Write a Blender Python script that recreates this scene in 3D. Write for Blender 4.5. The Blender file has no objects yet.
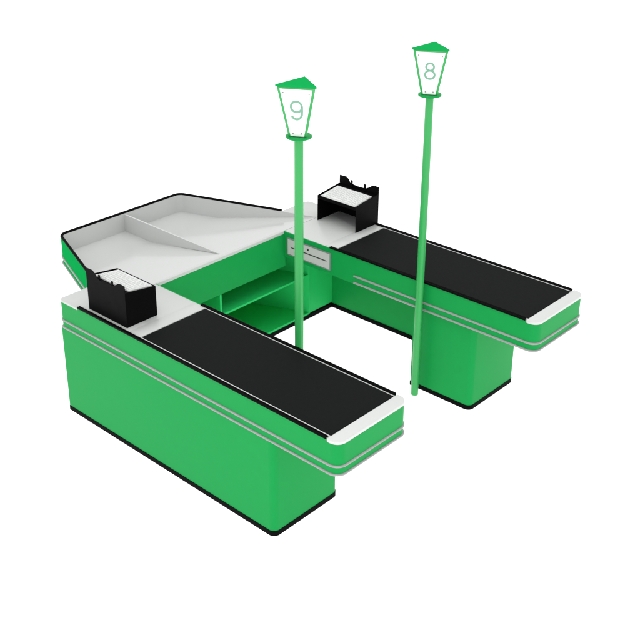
import bpy, bmesh, math
from mathutils import Vector, Matrix
from math import sin, cos, pi, radians

# ------------------------------------------------------------ camera, world, light
scene = bpy.context.scene
COL = scene.collection
CAM = Vector((5.3402, -3.3897, 3.9333))
R_ = Vector((0.724751, 0.688998, -0.004249)); U_ = Vector((-0.278412, 0.298489, 0.912903)); D_ = Vector((-0.630257, 0.660444, -0.408155))
cd = bpy.data.cameras.new('camera'); cam = bpy.data.objects.new('camera', cd); COL.objects.link(cam)
rot = Matrix((R_, U_, -D_)).transposed()
cam.matrix_world = Matrix.Translation(CAM) @ rot.to_4x4()
cd.sensor_fit = 'HORIZONTAL'; cd.sensor_width = 36
cd.lens = 1048.02 * 36 / 640
cd.shift_x = (320 - 291.18) / 640
cd.shift_y = (250.36 - 320) / 640
cd.clip_start = 0.05; cd.clip_end = 500
scene.camera = cam

w = bpy.data.worlds.new('World'); scene.world = w; w.use_nodes = True
bg = w.node_tree.nodes['Background']
bg.inputs[0].default_value = (1, 1, 1, 1); bg.inputs[1].default_value = 1.02

def area(name, loc, target, size, power):
    l = bpy.data.lights.new(name, 'AREA'); l.shape = 'SQUARE'; l.size = size; l.energy = power
    o = bpy.data.objects.new(name, l); COL.objects.link(o); o.location = loc
    o.rotation_euler = (Vector(target) - Vector(loc)).to_track_quat('-Z', 'Y').to_euler()
    return o
area('overhead_softbox', (1.2, 1.2, 7.0), (1.2, 1.2, 0), 7.0, 170)
area('side_fill', (4.6, -3.6, 2.6), (1.0, 1.8, 0.6), 1.4, 45)  # added fill, aimed to brighten the far counter's cashier-side faces
area('added_underlight', (0.0, 4.0, -16.0), (0.0, 4.0, 0), 60.0, 21000)  # added unseen lamp below the floor, keeps it white and shadowless

scene.view_settings.view_transform = 'Standard'
scene.view_settings.look = 'None'
scene.view_settings.exposure = 0
scene.view_settings.gamma = 1
scene.render.resolution_x = 1024; scene.render.resolution_y = 1024

# ------------------------------------------------------------ materials
def mat(name, col, rough=0.4, spec=0.5, metal=0.0, var=0.04, scale=14, bump=0.0, bscale=300, rvar=0.06, coat=0.0):
    m = bpy.data.materials.new(name); m.use_nodes = True
    nt = m.node_tree; b = nt.nodes['Principled BSDF']
    b.inputs['Metallic'].default_value = metal
    b.inputs['Specular IOR Level'].default_value = spec
    b.inputs['Coat Weight'].default_value = coat
    tc = nt.nodes.new('ShaderNodeTexCoord')
    n = nt.nodes.new('ShaderNodeTexNoise'); n.inputs['Scale'].default_value = scale; n.inputs['Detail'].default_value = 5
    nt.links.new(tc.outputs['Object'], n.inputs['Vector'])
    mx = nt.nodes.new('ShaderNodeMix'); mx.data_type = 'RGBA'
    mx.inputs[6].default_value = tuple(c * (1 - var) for c in col) + (1,)
    mx.inputs[7].default_value = tuple(min(1, c * (1 + var)) for c in col) + (1,)
    nt.links.new(n.outputs['Fac'], mx.inputs[0]); nt.links.new(mx.outputs[2], b.inputs['Base Color'])
    mr = nt.nodes.new('ShaderNodeMapRange')
    mr.inputs[3].default_value = max(0.02, rough - rvar); mr.inputs[4].default_value = rough + rvar
    nt.links.new(n.outputs['Fac'], mr.inputs[0]); nt.links.new(mr.outputs[0], b.inputs['Roughness'])
    if bump:
        n2 = nt.nodes.new('ShaderNodeTexNoise'); n2.inputs['Scale'].default_value = bscale; n2.inputs['Detail'].default_value = 3
        nt.links.new(tc.outputs['Object'], n2.inputs['Vector'])
        bp = nt.nodes.new('ShaderNodeBump'); bp.inputs['Strength'].default_value = bump; bp.inputs['Distance'].default_value = 0.001
        nt.links.new(n2.outputs['Fac'], bp.inputs['Height']); nt.links.new(bp.outputs[0], b.inputs['Normal'])
    return m
GREEN = mat('green_enamel', (0.0065, 0.290, 0.062), 0.42, 0.08)
CAPG = mat('green_cap', (0.008, 0.33, 0.075), 0.8, 0.0)
GREENM = mat('green_outer_band', (0.006, 0.32, 0.070), 0.85, 0.0)
GREEN_IN = mat('green_lightened', (0.02, 0.53, 0.135), 0.5, 0.1)  # cabinet green with light put into the colour, offsets the dim shelf interior
POLEG = mat('green_pole_paint', (0.03, 0.36, 0.085), 0.3, 0.4)
WHITE = mat('white_top', (0.53, 0.545, 0.53), 0.30, 0.4, var=0.01, scale=6, rvar=0.015)
LINER = mat('white_liner', (0.535, 0.545, 0.535), 0.14, 0.5, var=0.01, scale=5, rvar=0.01)
CAPW = mat('white_moulding', (0.58, 0.59, 0.58), 0.35, 0.5, var=0.01)
BLACK = mat('black_plastic', (0.003, 0.003, 0.003), 0.6, 0.03)
BLACKM = mat('black_sheet_metal', (0.002, 0.002, 0.002), 0.6, 0.05, bump=0.05)
BELT = mat('conveyor_rubber', (0.005, 0.006, 0.0055), 0.75, 0.08, var=0.1, scale=60, bump=0.3, bscale=900)
TRIM = mat('grey_trim', (0.31, 0.31, 0.31), 0.35, 0.5, metal=0.2, var=0.03)
DRAWER = mat('drawer_grey', (0.52, 0.50, 0.50), 0.45, 0.4)
BEZEL = mat('bezel_grey', (0.20, 0.21, 0.21), 0.45, 0.4)
DARK = mat('dark_slot', (0.01, 0.01, 0.01), 0.7, 0.2)
KEYW = mat('keyboard_white', (0.58, 0.59, 0.58), 0.45, 0.4)
KEYG = mat('keycap_white', (0.66, 0.67, 0.66), 0.5, 0.4)
PANEL = mat('sign_panel', (0.85, 0.87, 0.85), 0.3, 0.5, var=0.005)
DIGIT = mat('pale_green_print', (0.18, 0.39, 0.27), 0.5, 0.3)
BOLT = mat('bolt_steel', (0.22, 0.24, 0.23), 0.35, 0.5, metal=0.5)
def floor_mat():
    # made-up translucent floor, so the added lamp below whitens away shadows
    m = bpy.data.materials.new('floor_translucent'); m.use_nodes = True; nt = m.node_tree; nt.nodes.clear()
    o = nt.nodes.new('ShaderNodeOutputMaterial'); mx = nt.nodes.new('ShaderNodeMixShader'); mx.inputs[0].default_value = 0.5
    d = nt.nodes.new('ShaderNodeBsdfDiffuse'); t = nt.nodes.new('ShaderNodeBsdfTranslucent')
    d.inputs[0].default_value = (0.96, 0.96, 0.96, 1); t.inputs[0].default_value = (0.96, 0.96, 0.96, 1)
    nt.links.new(d.outputs[0], mx.inputs[1]); nt.links.new(t.outputs[0], mx.inputs[2]); nt.links.new(mx.outputs[0], o.inputs[0])
    return m
FLOOR = floor_mat()

# ------------------------------------------------------------ helpers
def tag(o, label=None, cat=None, group=None, kind=None):
    if label: o['label'] = label
    if cat: o['category'] = cat
    if group: o['group'] = group
    if kind: o['kind'] = kind
    return o

def empty(name, loc, label, cat, group=None):
    o = bpy.data.objects.new(name, None); COL.objects.link(o); o.location = loc
    o.empty_display_size = 0.1
    return tag(o, label, cat, group)

def org(o):
    v = Vector((0, 0, 0))
    while o: v += o.location; o = o.parent
    return v

def obj(name, bm, m, parent=None, bevel=0.0, smooth=35, seg=2):
    """link bm (world coordinates) as one mesh object; verts are made local to the parent"""
    bmesh.ops.remove_doubles(bm, verts=bm.verts, dist=1e-6)
    bmesh.ops.recalc_face_normals(bm, faces=bm.faces)
    if parent:
        bmesh.ops.translate(bm, verts=bm.verts, vec=-org(parent))
    if bevel:
        es = [e for e in bm.edges if e.is_manifold and e.calc_face_angle(0) > radians(40)]
        bmesh.ops.bevel(bm, geom=es, offset=bevel, segments=seg, affect='EDGES', profile=0.5, clamp_overlap=True)
    for f in bm.faces: f.smooth = True
    me = bpy.data.meshes.new(name); bm.to_mesh(me); bm.free()
    me.set_sharp_from_angle(angle=radians(smooth))
    me.materials.append(m)
    o = bpy.data.objects.new(name, me); COL.objects.link(o)
    if parent: o.parent = parent
    return o

def add_poly(bm, pts, z0, z1):
    lo = [bm.verts.new((p[0], p[1], z0)) for p in pts]; hi = [bm.verts.new((p[0], p[1], z1)) for p in pts]
    bm.faces.new(lo[::-1]); bm.faces.new(hi); n = len(pts)
    for i in range(n):
        bm.faces.new((lo[i], lo[(i + 1) % n], hi[(i + 1) % n], hi[i]))
    return bm
def poly(pts, z0, z1): return add_poly(bmesh.new(), pts, z0, z1)

def add_box(bm, a, b):
    x0, x1 = sorted((a[0], b[0])); y0, y1 = sorted((a[1], b[1])); z0, z1 = sorted((a[2], b[2]))
    return add_poly(bm, [(x0, y0), (x1, y0), (x1, y1), (x0, y1)], z0, z1)
def box(a, b): return add_box(bmesh.new(), a, b)

def rounded(pts, rad, seg=8):
    """round polygon corners; rad = list of radii"""
    out = []; n = len(pts)
    for i in range(n):
        p = Vector(pts[i][:2]); r = rad[i]
        if not r: out.append(tuple(p)); continue
        a = (Vector(pts[i - 1][:2]) - p).normalized(); b = (Vector(pts[(i + 1) % n][:2]) - p).normalized()
        ang = a.angle(b); t = r / math.tan(ang / 2); c = p + (a + b).normalized() * (r / sin(ang / 2))
        s = p + a * t; e = p + b * t
        a0 = math.atan2(s.y - c.y, s.x - c.x); a1 = math.atan2(e.y - c.y, e.x - c.x)
        d = (a1 - a0 + pi) % (2 * pi) - pi
        for k in range(seg + 1):
            q = a0 + d * k / seg; out.append((c.x + r * cos(q), c.y + r * sin(q)))
    return out

def offset_path(pts, d):
    """offset an open path to its left by d (mitred)"""
    out = []; n = len(pts)
    for i in range(n):
        p = Vector(pts[i])
        if i == 0: t = (Vector(pts[1]) - p).normalized(); nn = Vector((-t.y, t.x)); out.append(p + nn * d); continue
        if i == n - 1: t = (p - Vector(pts[i - 1])).normalized(); nn = Vector((-t.y, t.x)); out.append(p + nn * d); continue
        t0 = (p - Vector(pts[i - 1])).normalized(); t1 = (Vector(pts[i + 1]) - p).normalized()
        n0 = Vector((-t0.y, t0.x)); n1 = Vector((-t1.y, t1.x)); m = (n0 + n1).normalized()
        out.append(p + m * (d / max(0.3, m.dot(n0))))
    return [tuple(q) for q in out]

def sweep(path, prof, bm=None):
    """sweep closed profile [(left_offset, z)] along an open plan path"""
    bm = bm or bmesh.new()
    rows = []
    for d, z in prof:
        rows.append([bm.verts.new((q[0], q[1], z)) for q in offset_path(path, d)])
    n = len(prof)
    for j in range(n):
        a, b = rows[j], rows[(j + 1) % n]
        for i in range(len(path) - 1): bm.faces.new((a[i], a[i + 1], b[i + 1], b[i]))
    bm.faces.new([r[0] for r in rows]); bm.faces.new([r[-1] for r in rows][::-1])
    return bm

def open_round(pts, rad, seg=8):
    ext = rounded([pts[0]] + pts[1:-1] + [pts[-1]], [0] + rad + [0], seg)
    return ext

def dome(d, z, h, sgn=1):   # half-round strip profile standing out from offset 0 by d
    return [(-0.002 * sgn, z - h / 2)] + [(sgn * d * cos(a), z + h / 2 * sin(a)) for a in [radians(t) for t in (-90, -60, -30, 0, 30, 60, 90)]] + [(-0.002 * sgn, z + h / 2)]

def circ(cx, cy, r, n=24): return [(cx + r * cos(2 * pi * i / n), cy + r * sin(2 * pi * i / n)) for i in range(n)]

H = 0.85
# ------------------------------------------------------------ floor
fb = bmesh.new()
vs = [fb.verts.new((x, y, 0)) for x, y in ((-60, -60), (60, -60), (60, 60), (-60, 60))]; fb.faces.new(vs)
floor = obj('floor', fb, FLOOR); tag(floor, kind='structure')

# ------------------------------------------------------------ the two belt counters
XT = 0.293          # front plane of the shelf unit
W = 0.581
def counter(side, L, xp, label, drawer):
    Y2 = 2.401
    Yc = (lambda v: v) if side == 0 else (lambda v: Y2 - v)     # v = distance from the outer long edge
    def P(pts): return [(x, Yc(v)) for x, v in pts]
    sg = -1 if side == 0 else 1                                  # side of the path that is outwards
    t = empty('checkout_counter', (xp, Yc(0.29), 0), label, 'checkout counter', 'green checkout belt counters')
    # lower cabinet: outer wall + front pedestal
    xb = 1.506; wp = 0.548
    ra = 0.203 if side == 0 else 0.722                          # where the outer guard rail starts
    cab = rounded(P([(0, 0), (xp, 0), (xp, wp), (xb, wp), (xb, 0.014), (0, 0.014)]), [0, 0.042, 0.042, 0, 0, 0], 8)
    obj('cabinet', poly(cab, 0.034, 0.641), GREEN, t)
    kick = rounded(P([(0, -0.003), (xp + 0.003, -0.003), (xp + 0.003, wp + 0.003), (xb - 0.003, wp + 0.003), (xb - 0.003, 0.02), (0, 0.02)]), [0, 0.044, 0.044, 0, 0, 0], 8)
    obj('kick_plate', poly(kick, 0.0, 0.0335), BLACK, t)
    # deep upper band
    band = rounded(P([(0, 0), (L, 0), (L, W), (XT + 0.0005, W), (XT + 0.0005, 0.2090), (0, 0.3125)]), [0.03, 0.06, 0.06, 0, 0, 0], 10)
    obj('side_band', poly(band, 0.640, 0.8358), GREEN, t, 0.001, seg=1)
    # trim strips round the outside
    end_in = 0.99
    path = open_round(P([(0.0, 0.29), (0, 0), (L, 0), (L, W), (end_in, W)]), [0.03, 0.06, 0.06], 10)
    for z in (0.702, 0.650):
        obj('trim_strip', sweep(path, dome(0.0085, z, 0.015, sg)), TRIM, t)
    # white top, set in along the cashier side
    top = rounded(P([(0, -0.002), (ra, -0.002), (ra, 0.0085), (L - .079, 0.0085), (L - .079, W - 0.008), (XT + .0006, W - 0.008), (XT + .0006, 0.2092), (0, 0.3130)]), [0.035, 0, 0, 0, 0, 0, 0, 0], 10)
    obj('countertop', poly(top, 0.836, H), WHITE, t, 0.0015)
    # green lip along the cashier side
    obj('edge_lip', box((XT + 0.004, Yc(W - 0.0075), 0.836), (L - .0805, Yc(W), 0.848)), GREEN, t)
    obj('edge_lip', box((ra + 0.0005, Yc(0), 0.836), (L - .0805, Yc(0.008), 0.848)), GREEN, t)
    # white plate before the belt
    obj('scanner_plate', box((0.700, Yc(0.024), H + .0002), (0.806, Yc(0.5640), H + 0.003)), WHITE, t, 0.0015, seg=2)
    # belt
    bb = bmesh.new()
    x0, x1, zt = 0.812, L - 0.082, H + 0.0065
    prof = [(x0, H + 0.0005), (x0, zt - 0.006)] + [(x0 + 0.008 * (1 - cos(a)), zt - 0.006 + 0.006 * sin(a)) for a in (pi / 6, pi / 3, pi / 2)]
    nseg = 28
    for i in range(1, nseg):
        prof.append((x0 + 0.01 + (x1 - x0 - 0.02) * i / nseg, zt))
    prof += [(x1 - 0.008 * (1 - cos(a)), zt - 0.006 + 0.006 * sin(a)) for a in (pi / 2, pi / 3, pi / 6)] + [(x1, zt - 0.006), (x1, H + 0.0005)]
    rows = [[bb.verts.new((x, Yc(v), z)) for x, z in prof] for v in (0.036, 0.552)]
    for i in range(len(prof) - 1): bb.faces.new((rows[0][i], rows[0][i + 1], rows[1][i + 1], rows[1][i]))
    bb.faces.new((rows[0][-1], rows[0][0], rows[1][0], rows[1][-1]))
    bb.faces.new(rows[0]); bb.faces.new(rows[1][::-1])
    obj('conveyor_belt', bb, BELT, t)
    # white belt side strips
    obj('belt_side_strip', box((0.808, Yc(0.0235), H + .0003), (L - 0.081, Yc(0.0340), H + 0.0045)), CAPW, t, 0.001, seg=1)
    obj('belt_side_strip', box((0.808, Yc(0.5535), H + .0003), (L - 0.081, Yc(0.5640), H + 0.0035)), CAPW, t, 0.001, seg=1)
    # guard rails: a base flange and an upright fin
    def rail(xa, xb_, va, vb, fin=False):
        g = box((xa, Yc(va), H - 0.0017 if not fin else H + 0.0003), (xb_, Yc(vb), H + 0.0115))
        o = obj('guard_rail', g, BLACK, t, 0.002, seg=2)
        return o
    rail(ra, L - 0.088, -0.003, 0.0085); rail(ra, L - 0.088, 0.0120, 0.0200, True)
    rail(0.755, L - 0.088, W - 0.0160, W - 0.0090, True); rail(0.755, L - 0.088, W - 0.0055, W + 0.005)
    # white moulded end cap
    cap = rounded(P([(L - 0.080, -0.003), (L + 0.002, -0.003), (L + 0.002, W + 0.003), (L - 0.080, W + 0.003)]), [0, 0.062, 0.062, 0], 10)
    obj('end_cap', poly(cap, 0.8362, H + 0.008), CAPW, t, 0.005, seg=3)
    if drawer:
        yf = Yc(W)
        bz = bmesh.new(); x0, x1, z0, z1 = 0.330, 0.768, 0.672, 0.811; q = 0.009
        for a, b in (((x0, yf, z0), (x0 + q, yf - .006, z1)), ((x1 - q, yf, z0), (x1, yf - .006, z1)), ((x0 + q, yf, z1 - q), (x1 - q, yf - .006, z1)), ((x0 + q, yf, z0), (x1 - q, yf - .006, z0 + q * .6))):
            add_box(bz, a, b)
        dr = obj('cash_drawer', box((x0 + q, yf + 0.001, z0 + q * .6), (x1 - q, yf - 0.004, z1 - q)), DRAWER, t, 0.001, seg=1)
        obj('bezel', bz, BEZEL, dr)
        obj('cover_plate', box((x0 + q, yf - 0.004, z0 + q * .6), (0.352, yf - 0.0055, z1 - q)), DRAWER, dr)
        obj('cover_plate', box((0.744, yf - 0.004, z0 + q * .6), (x1 - q, yf - 0.0055, z1 - q)), DRAWER, dr)
        obj('slot', box((0.374, yf - 0.0035, 0.7345), (0.728, yf - 0.0052, 0.7415)), DARK, dr)
        lk = bmesh.new()
        mtx = Matrix.Translation((0.546, yf - 0.005, 0.772)) @ Matrix.Rotation(pi / 2, 4, 'X')
        bmesh.ops.create_cone(lk, cap_ends=True, segments=16, radius1=0.0065, radius2=0.0065, depth=0.006, matrix=mtx)
        obj('lock', lk, DARK, dr)
    return t
counter(0, 2.432, 1.963, 'nearer green checkout counter with black belt, its plain green side facing the viewer', False)
counter(1, 2.478, 2.011, 'farther green checkout counter with grey cash drawer, beside the 8 sign post', True)

# ------------------------------------------------------------ packing tray unit at the back
t = empty('packing_table', (-0.2, 1.2, 0), 'white sunken packing tray with black rim over green shelves, joining the two counters', 'packing table')
ZF = 0.703; XF = -0.535
A0 = (0.0, 0.303); A1 = (-0.872, 0.625); A2 = (-0.872, 1.790); A3 = (0.0, 2.098)
# liner: floor, ramp, side walls
th = 0.012
def wall_y(x, far):
    if far: return 2.098 - th + (x) * (A3[1] - A2[1]) / 0.872
    return 0.303 + th + (-x) * (A1[1] - A0[1]) / 0.872
lb = bmesh.new()
plan = rounded([(XT, wall_y(XT, 0)), (-0.860, wall_y(-0.86, 0)), (-0.860, wall_y(-0.86, 1)), (XT, wall_y(XT, 1))], [0, 0.06, 0.06, 0], 10)
def zfloor(x): return ZF if x <= XF else ZF + (H + 0.0005 - ZF) * (x - XF) / (XT - XF)
# walls as a grid, densified along the path so the ramp cut is straight
dens = [plan[0], (XF, wall_y(XF, 0))] + plan[1:-1] + [(XF, wall_y(XF, 1)), plan[-1]]
zt = H + 0.0005
top = [lb.verts.new((x, y, zt)) for x, y in dens]; bot = [lb.verts.new((x, y, zfloor(x))) for x, y in dens]
for i in range(len(dens) - 1):
    q = [top[i], top[i + 1], bot[i + 1], bot[i]]
    if i == 0: q = [top[0], top[1], bot[1]]
    if i == len(dens) - 2: q = [top[i], top[i + 1], bot[i]]
    lb.faces.new(q)
lb.verts.remove(bot[0]); lb.verts.remove(bot[-1])
lb.faces.new([bot[i] for i in range(1, len(dens) - 1)])
lb.faces.new([top[0], bot[1], bot[-2], top[-1]])
liner = obj('tray_liner', lb, LINER, t, smooth=30)
# rim thickness of the liner and rounded front lip
path = open_round([A0, A1, A2, A3], [0.07, 0.07], 10)
obj('rim_wall', sweep(path, [(-0.002, 0.70), (-0.002, H), (-0.0108, H), (-0.0108, 0.70)]), LINER, t)
obj('front_lip', box((XT - 0.016, W + 0.0005, 0.826), (XT + 0.005, 2.401 - W - 0.0005, H + 0.0015)), WHITE, t, 0.005, seg=3)
# outer band
obj('side_band', sweep(path, [(-0.0015, 0.630), (-0.0015, H - 0.002), (0.0085, H - 0.002), (0.0085, 0.630)]), GREENM, t)
for z in (0.688, 0.638):
    obj('trim_strip', sweep(path, [(0.0085 + d, zz) for d, zz in dome(0.0085, z, 0.015, 1)]), TRIM, t)
# black rim rail (round bead)
obj('edge_rail', sweep(path, [(0.001 + 0.0105 * cos(a * pi / 6), H + 0.005 + 0.0105 * sin(a * pi / 6)) for a in range(12)]), BLACK, t, smooth=60)
# tray underside
obj('tray_underside', poly(rounded([(XT - .02, 0.60), (0.0, 0.33), (-0.86, 0.64), (-0.86, 1.78), (0.0, 2.07), (XT - .02, 1.80)], [0, 0, .06, .06, 0, 0]), 0.632, 0.640), GREEN_IN, t)
# divider wedge
dv = bmesh.new()
yd = 1.2135
side = [(-0.862, ZF - .001), (-0.862, 0.846), (0.225, 0.8425), (XF, ZF - .001)]
v0 = [dv.verts.new((x, yd, z)) for x, z in side]; v1 = [dv.verts.new((x, yd + 0.012, z)) for x, z in side]
dv.faces.new(v0); dv.faces.new(v1[::-1])
for i in range(4): dv.faces.new((v0[i], v0[(i + 1) % 4], v1[(i + 1) % 4], v1[i]))
obj('divider', dv, LINER, t)
# green fascia under the lip, and the shelf cabinet
obj('front_fascia', box((XT - 0.016, W - 0.015, 0.556), (XT, 2.401 - W + 0.015, 0.8255)), GREEN, t)
sl = 0.40
def slant(y0, x): return y0 + (x - XT) * sl
cb = bmesh.new()
yA, yB = 0.301, 2.100
xk = -0.40
# right slanted side panel, left slanted side panel, back
add_poly(cb, [(XT, yB), (XT, yB + 0.016), (xk, slant(yB + 0.016, xk)), (xk, slant(yB, xk))], 0.042, 0.628)
add_poly(cb, [(XT, yA - .016), (XT, yA), (xk, yA - (xk - XT) * sl), (xk, yA - .016 - (xk - XT) * sl)], 0.042, 0.628)
add_poly(cb, [(xk - .016, 0.56), (xk - .0005, 0.56), (xk - .0005, 1.84), (xk - .016, 1.84)], 0.042, 0.628)
obj('cabinet', cb, GREEN_IN, t)
obj('front_panel', box((XT - 0.022, yB + 0.0165, 0.042), (XT - 0.006, 2.386, 0.639)), GREEN_IN, t)
obj('front_panel', box((XT - 0.022, 0.0145, 0.042), (XT - 0.006, yA - 0.0165, 0.639)), GREEN_IN, t)
obj('bottom_board', poly([(XT - .002, yA + .0005), (XT - .002, yB - .0005), (xk + .0005, slant(yB, xk) - .0005), (xk + .0005, yA - (xk - XT) * sl + .0005)], 0.034, 0.052), GREEN_IN, t)
obj('partition', box((XT - 0.004, 1.156, 0.0525), (xk + 0.0005, 1.172, 0.628)), GREEN_IN, t)
obj('shelf', poly([(XT - .004, 1.1725), (XT - .004, yB - .0005), (xk + .0005, slant(yB, xk) - .0005), (xk + .0005, 1.1725)], 0.374, 0.390), GREEN_IN, t)
obj('kick_plate', poly([(XT + .0015, 0.021), (XT + .0015, 2.380), (XT - .02, 2.380), (xk - .01, slant(yB, xk) - .01), (xk - .01, yA - (xk - XT) * sl + .01), (XT - .02, 0.021)], 0.0, 0.0335), BLACK, t)

# ------------------------------------------------------------ keyboard stands and keyboards
def stand(side, x0, yfront, yback, label):
    s = 1 if yback > yfront else -1
    w_ = 0.386; x1 = x0 + w_
    zb, zf = 1.078, 1.044
    t = empty('keyboard_stand', ((x0 + x1) / 2, (yfront + yback) / 2, H), label, 'keyboard stand', 'black keyboard stands on the counters')
    z0 = H + 0.0005; th = 0.004
    yb_in = yback - s * 0.0045
    for xa in (x0, x1 - th):
        bm = bmesh.new()
        sd = [(yfront, z0), (yfront, zf + 0.012), (yb_in, zb + 0.012), (yb_in, z0)]
        a = [bm.verts.new((xa, y, z)) for y, z in sd]; b = [bm.verts.new((xa + th, y, z)) for y, z in sd]
        bm.faces.new(a); bm.faces.new(b[::-1])
        for i in range(4): bm.faces.new((a[i], a[(i + 1) % 4], b[(i + 1) % 4], b[i]))
        obj('side_panel', bm, BLACKM, t)
    bm = bmesh.new()   # sloping top shelf with a short front fold
    sd = [(yfront, zf - 0.014), (yfront, zf + 0.012), (yfront + s * .003, zf + 0.012), (yfront + s * .003, zf), (yb_in, zb), (yb_in, zb - 0.004), (yfront + s * .006, zf - 0.004), (yfront + s * .006, zf - .014)]
    a = [bm.verts.new((x0 + th, y, z)) for y, z in sd]; b = [bm.verts.new((x1 - th, y, z)) for y, z in sd]
    bm.faces.new(a); bm.faces.new(b[::-1]); n = len(sd)
    for i in range(n): bm.faces.new((a[i], a[(i + 1) % n], b[(i + 1) % n], b[i]))
    obj('top_shelf', bm, BLACKM, t)
    # back panel with a scooped upper edge
    pr = [(0, 1.142), (0.17, 1.144), (0.235, 1.128), (0.27, 1.108), (0.34, 1.098), (0.45, 1.093), (0.60, 1.094), (0.68, 1.098), (0.75, 1.112), (0.84, 1.136), (0.90, 1.139), (1, 1.136)]
    pts = [(x0 - 0.002 + (w_ + .004) * f, z) for f, z in pr]
    if side == 1: pts = [(x, z + 0.010) for x, z in pts]
    zlow = z0 if side == 0 else H - 0.045
    pts = [(pts[0][0], zlow)] + pts + [(pts[-1][0], zlow)]
    bm = bmesh.new(); a = [bm.verts.new((x, yback, z)) for x, z in pts]; b = [bm.verts.new((x, yb_in + s * .0004, z)) for x, z in pts]
    bm.faces.new(a); bm.faces.new(b[::-1]); n = len(pts)
    for i in range(n): bm.faces.new((a[i], a[(i + 1) % n], b[(i + 1) % n], b[i]))
    obj('back_panel', bm, BLACKM, t, smooth=20)
    for f in (0.325, 0.665):      # two hooked tabs
        xc = x0 + w_ * f
        bm = bmesh.new()
        zo = 0.012 * side; sd = [(xc - .008, 1.08), (xc - .008, 1.124 + zo)] + [(xc - .008 * cos(q), 1.124 + zo + .005 * sin(q)) for q in (pi / 4, pi / 2, 3 * pi / 4)] + [(xc + .008, 1.124 + zo), (xc + .008, 1.08)]
        ya, yb = yb_in - s * .0, yb_in - s * .006
        a = [bm.verts.new((x, ya, z)) for x, z in sd]; b = [bm.verts.new((x, yb, z)) for x, z in sd]
        bm.faces.new(a); bm.faces.new(b[::-1]); n = len(sd)
        for i in range(n): bm.faces.new((a[i], a[(i + 1) % n], b[(i + 1) % n], b[i]))
        obj('tab', bm, BLACKM, t)
    # keyboard lying on the slope
    kl = ['white keyboard on the stand of the nearer counter, seen over the stand\'s back panel', 'white keyboard on the stand of the farther counter, its keys facing the viewer'][side]
    slope = math.atan2(zb - zf, abs(yb_in - yfront)); dep = abs(yb_in - yfront) / cos(slope)
    fr = Vector((0, s * cos(slope), sin(slope))); up = Vector((0, -s * sin(slope), cos(slope)))
    o = Vector((x0, yfront, zf + .0006))
    def Q(u, v, h): return o + Vector((u, 0, 0)) + fr * v + up * h
    def qbox(bm, u0, u1, v0, v1, h0, h1, ins=0.0):
        lo = [bm.verts.new(Q(u, v, h0)) for u, v in ((u0, v0), (u1, v0), (u1, v1), (u0, v1))]
        hi = [bm.verts.new(Q(u, v, h1)) for u, v in ((u0 + ins, v0 + ins), (u1 - ins, v0 + ins), (u1 - ins, v1 - ins), (u0 + ins, v1 - ins))]
        bm.faces.new(lo[::-1]); bm.faces.new(hi)
        for i in range(4): bm.faces.new((lo[i], lo[(i + 1) % 4], hi[(i + 1) % 4], hi[i]))
    k = empty('keyboard', tuple(Q(w_ / 2, dep / 2, 0)), kl, 'keyboard', 'white keyboards on the black stands')
    bm = bmesh.new(); u0, u1, v0, v1 = 0.020, w_ - 0.024, 0.007, dep - 0.045
    qbox(bm, u0, u1, v0, v1, 0, 0.010, 0.002)
    obj('case', bm, KEYW, k, 0.002, seg=2)
    bm = bmesh.new(); cols, rws = 18, 7
    pu = (u1 - u0 - 0.022) / cols; pv = (v1 - v0 - 0.022) / rws
    for j in range(rws):
        i = 0
        while i < cols:
            wk = 1
            if j == 0 and i == 4: wk = 6
            elif j == 0 and i in (0, 12): wk = 2
            elif j in (1, 2) and i in (0, 12): wk = 2
            qbox(bm, u0 + .011 + i * pu + .0014, u0 + .011 + (i + wk) * pu - .0014, v0 + .011 + j * pv + .0014, v0 + .011 + (j + 1) * pv - .0014, 0.0098, 0.0145, 0.0018)
            i += wk
    obj('keys', bm, KEYG, k)
stand(0, 0.266, 0.292, 0.050, 'black keyboard stand on the nearer counter, its notched back panel facing the viewer')
stand(1, 0.333, 2.152, 2.4125, 'black keyboard stand with open kneehole front on the farther counter')

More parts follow.
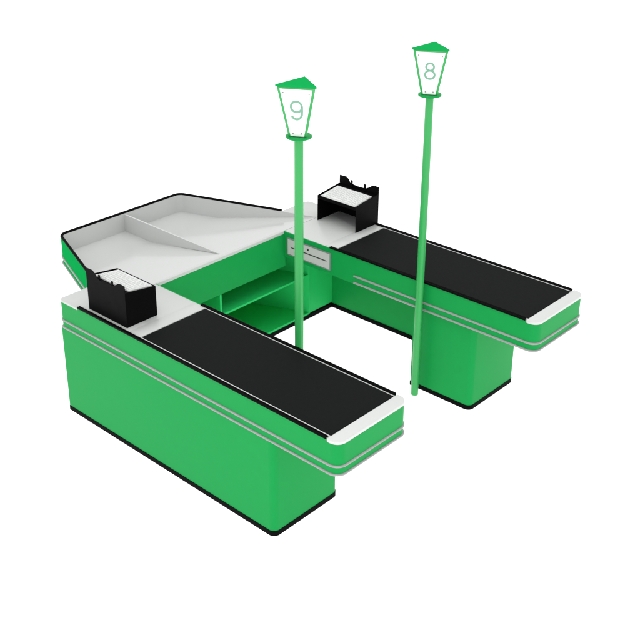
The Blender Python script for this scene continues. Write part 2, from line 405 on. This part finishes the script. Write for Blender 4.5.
# ------------------------------------------------------------ numbered sign posts
def sign(px, py, digit, label):
    t = empty('lane_sign', (px, py, 0), label, 'lane sign', 'numbered lane signs on green posts')
    rz = 2.162; zt_ = 2.464
    obj('post', poly(circ(px, py, 0.0255, 40), 0.0, rz - 0.006), POLEG, t, smooth=40)
    bm = poly(circ(px, py, 0.073, 48), rz - 0.006, rz + 0.006)
    obj('collar', bm, GREEN, t, 0.004, smooth=40)
    na = radians(-61)                                   # way the numbered face looks
    def tri(side, z):
        r = side / math.sqrt(3)
        return [Vector((px + r * cos(na + radians(a)), py + r * sin(na + radians(a)), z)) for a in (60, 180, -60)]
    s0, s1 = 0.106, 0.216
    z0, z1 = rz + 0.0065, zt_ - 0.012
    lo, hi = tri(s0, z0), tri(s1, z1)
    # lamp body (frame)
    fr = bmesh.new(); e = 0.016
    a = [fr.verts.new(p) for p in lo]; b = [fr.verts.new(p) for p in hi]
    fr.faces.new(a[::-1]); fr.faces.new(b)
    for i in range(3): fr.faces.new((a[i], a[(i + 1) % 3], b[(i + 1) % 3], b[i]))
    fo = obj('lantern_frame', fr, POLEG, t, 0.003, seg=2)
    cp = bmesh.new(); c0, c1 = tri(s1 + 0.012, z1 + 0.0005), tri(s1 + 0.012, zt_)
    c2 = tri(s1 - 0.03, zt_ + 0.004)
    a = [cp.verts.new(p) for p in c0]; b = [cp.verts.new(p) for p in c1]; c = [cp.verts.new(p) for p in c2]
    cp.faces.new(a[::-1]); cp.faces.new(c)
    for i in range(3):
        cp.faces.new((a[i], a[(i + 1) % 3], b[(i + 1) % 3], b[i])); cp.faces.new((b[i], b[(i + 1) % 3], c[(i + 1) % 3], c[i]))
    obj('cap', cp, CAPG, t, smooth=20)
    # three white faces, each with four bolts; the digit on each face
    for i in range(3):
        A, B, C_, D = lo[i], lo[(i + 1) % 3], hi[(i + 1) % 3], hi[i]
        cen = (A + B + C_ + D) / 4
        n = (B - A).cross(D - A).normalized()
        if n.dot(cen - Vector((px, py, cen.z))) < 0: n = -n
        upv = ((C_ + D) / 2 - (A + B) / 2); hgt = upv.length; upv.normalize()
        rt = upv.cross(n).normalized()
        mid = (A + B) / 2
        def F(u, v, h): return mid + rt * u + upv * v + n * h
        pb = bmesh.new(); m0, m1 = s0 / 2 - e, s1 / 2 - e
        vb, vt = 0.004, hgt - 0.010
        k0 = m0 + (m1 - m0) * vb / hgt; k1 = m0 + (m1 - m0) * vt / hgt
        q0 = [pb.verts.new(F(u, v, -.001)) for u, v in ((-k0, vb), (k0, vb), (k1, vt), (-k1, vt))]
        q1 = [pb.verts.new(F(u, v, .003)) for u, v in ((-k0, vb), (k0, vb), (k1, vt), (-k1, vt))]
        pb.faces.new(q0[::-1]); pb.faces.new(q1)
        for j in range(4): pb.faces.new((q0[j], q0[(j + 1) % 4], q1[(j + 1) % 4], q1[j]))
        pn = obj('sign_face', pb, PANEL, t)
        for u, v in ((-k0 + .014, vb + .017), (k0 - .014, vb + .017), (k1 - .018, vt - .022), (-k1 + .018, vt - .022)):
            bb = bmesh.new(); M = Matrix((rt, upv, n)).transposed().to_4x4(); M.translation = F(u, v, .0045)
            bmesh.ops.create_cone(bb, cap_ends=True, segments=14, radius1=0.0042, radius2=0.0034, depth=0.004, matrix=M)
            obj('bolt', bb, BOLT, pn)
        # digit as a ribbon, cap height 0.108
        hh = 0.108; cy = hgt * 0.545; wr = 0.0115
        def arc(cx, cyy, rx, ry, a0, a1, n_=36): return [(cx + rx * cos(radians(a0 + (a1 - a0) * k / n_)), cyy + ry * sin(radians(a0 + (a1 - a0) * k / n_))) for k in range(n_ + 1)]
        strokes = []
        if digit == 9:
            strokes.append((arc(0, 0.0205, 0.0305, 0.0305, 0, 360, 48), True))
            strokes.append((arc(0.0, 0.0205, 0.0305, 0.0305, 0, 1, 1) + [(0.0308, 0.006), (0.0305, -0.008)] + arc(0.0, -0.0165, 0.030, 0.0345, 8, -150, 30), False))
        else:
            strokes.append((arc(0, 0.0265, 0.0240, 0.0235, 0, 360, 48), True))
            strokes.append((arc(0, -0.0235, 0.0290, 0.0265, 0, 360, 48), True))
        db = bmesh.new()
        for si, (st, closed) in enumerate(strokes):
            hz = 0.0043 + si * 0.0006
            pts = [Vector(q) for q in st]
            if closed: pts = pts[:-1]
            m = len(pts); ring = []
            for k in range(m):
                if closed: tg = pts[(k + 1) % m] - pts[k - 1]
                else: tg = pts[min(m - 1, k + 1)] - pts[max(0, k - 1)]
                tg.normalize(); nn = Vector((-tg.y, tg.x)) * wr / 2
                l, r = pts[k] + nn, pts[k] - nn
                ring.append([db.verts.new(F(l.x, cy + l.y, .0025)), db.verts.new(F(l.x, cy + l.y, hz)), db.verts.new(F(r.x, cy + r.y, hz)), db.verts.new(F(r.x, cy + r.y, .0025))])
            for k in range(m if closed else m - 1):
                p_, q_ = ring[k], ring[(k + 1) % m]
                for j in range(4): db.faces.new((p_[j], p_[(j + 1) % 4], q_[(j + 1) % 4], q_[j]))
            if not closed: db.faces.new(ring[0]); db.faces.new(ring[-1][::-1])
        obj('digit', db, DIGIT, pn)
sign(1.582, 0.614, 9, 'green post with white lantern sign reading 9, standing behind the nearer counter')
sign(1.605, 1.774, 8, 'green post with white lantern sign reading 8, standing before the farther counter')
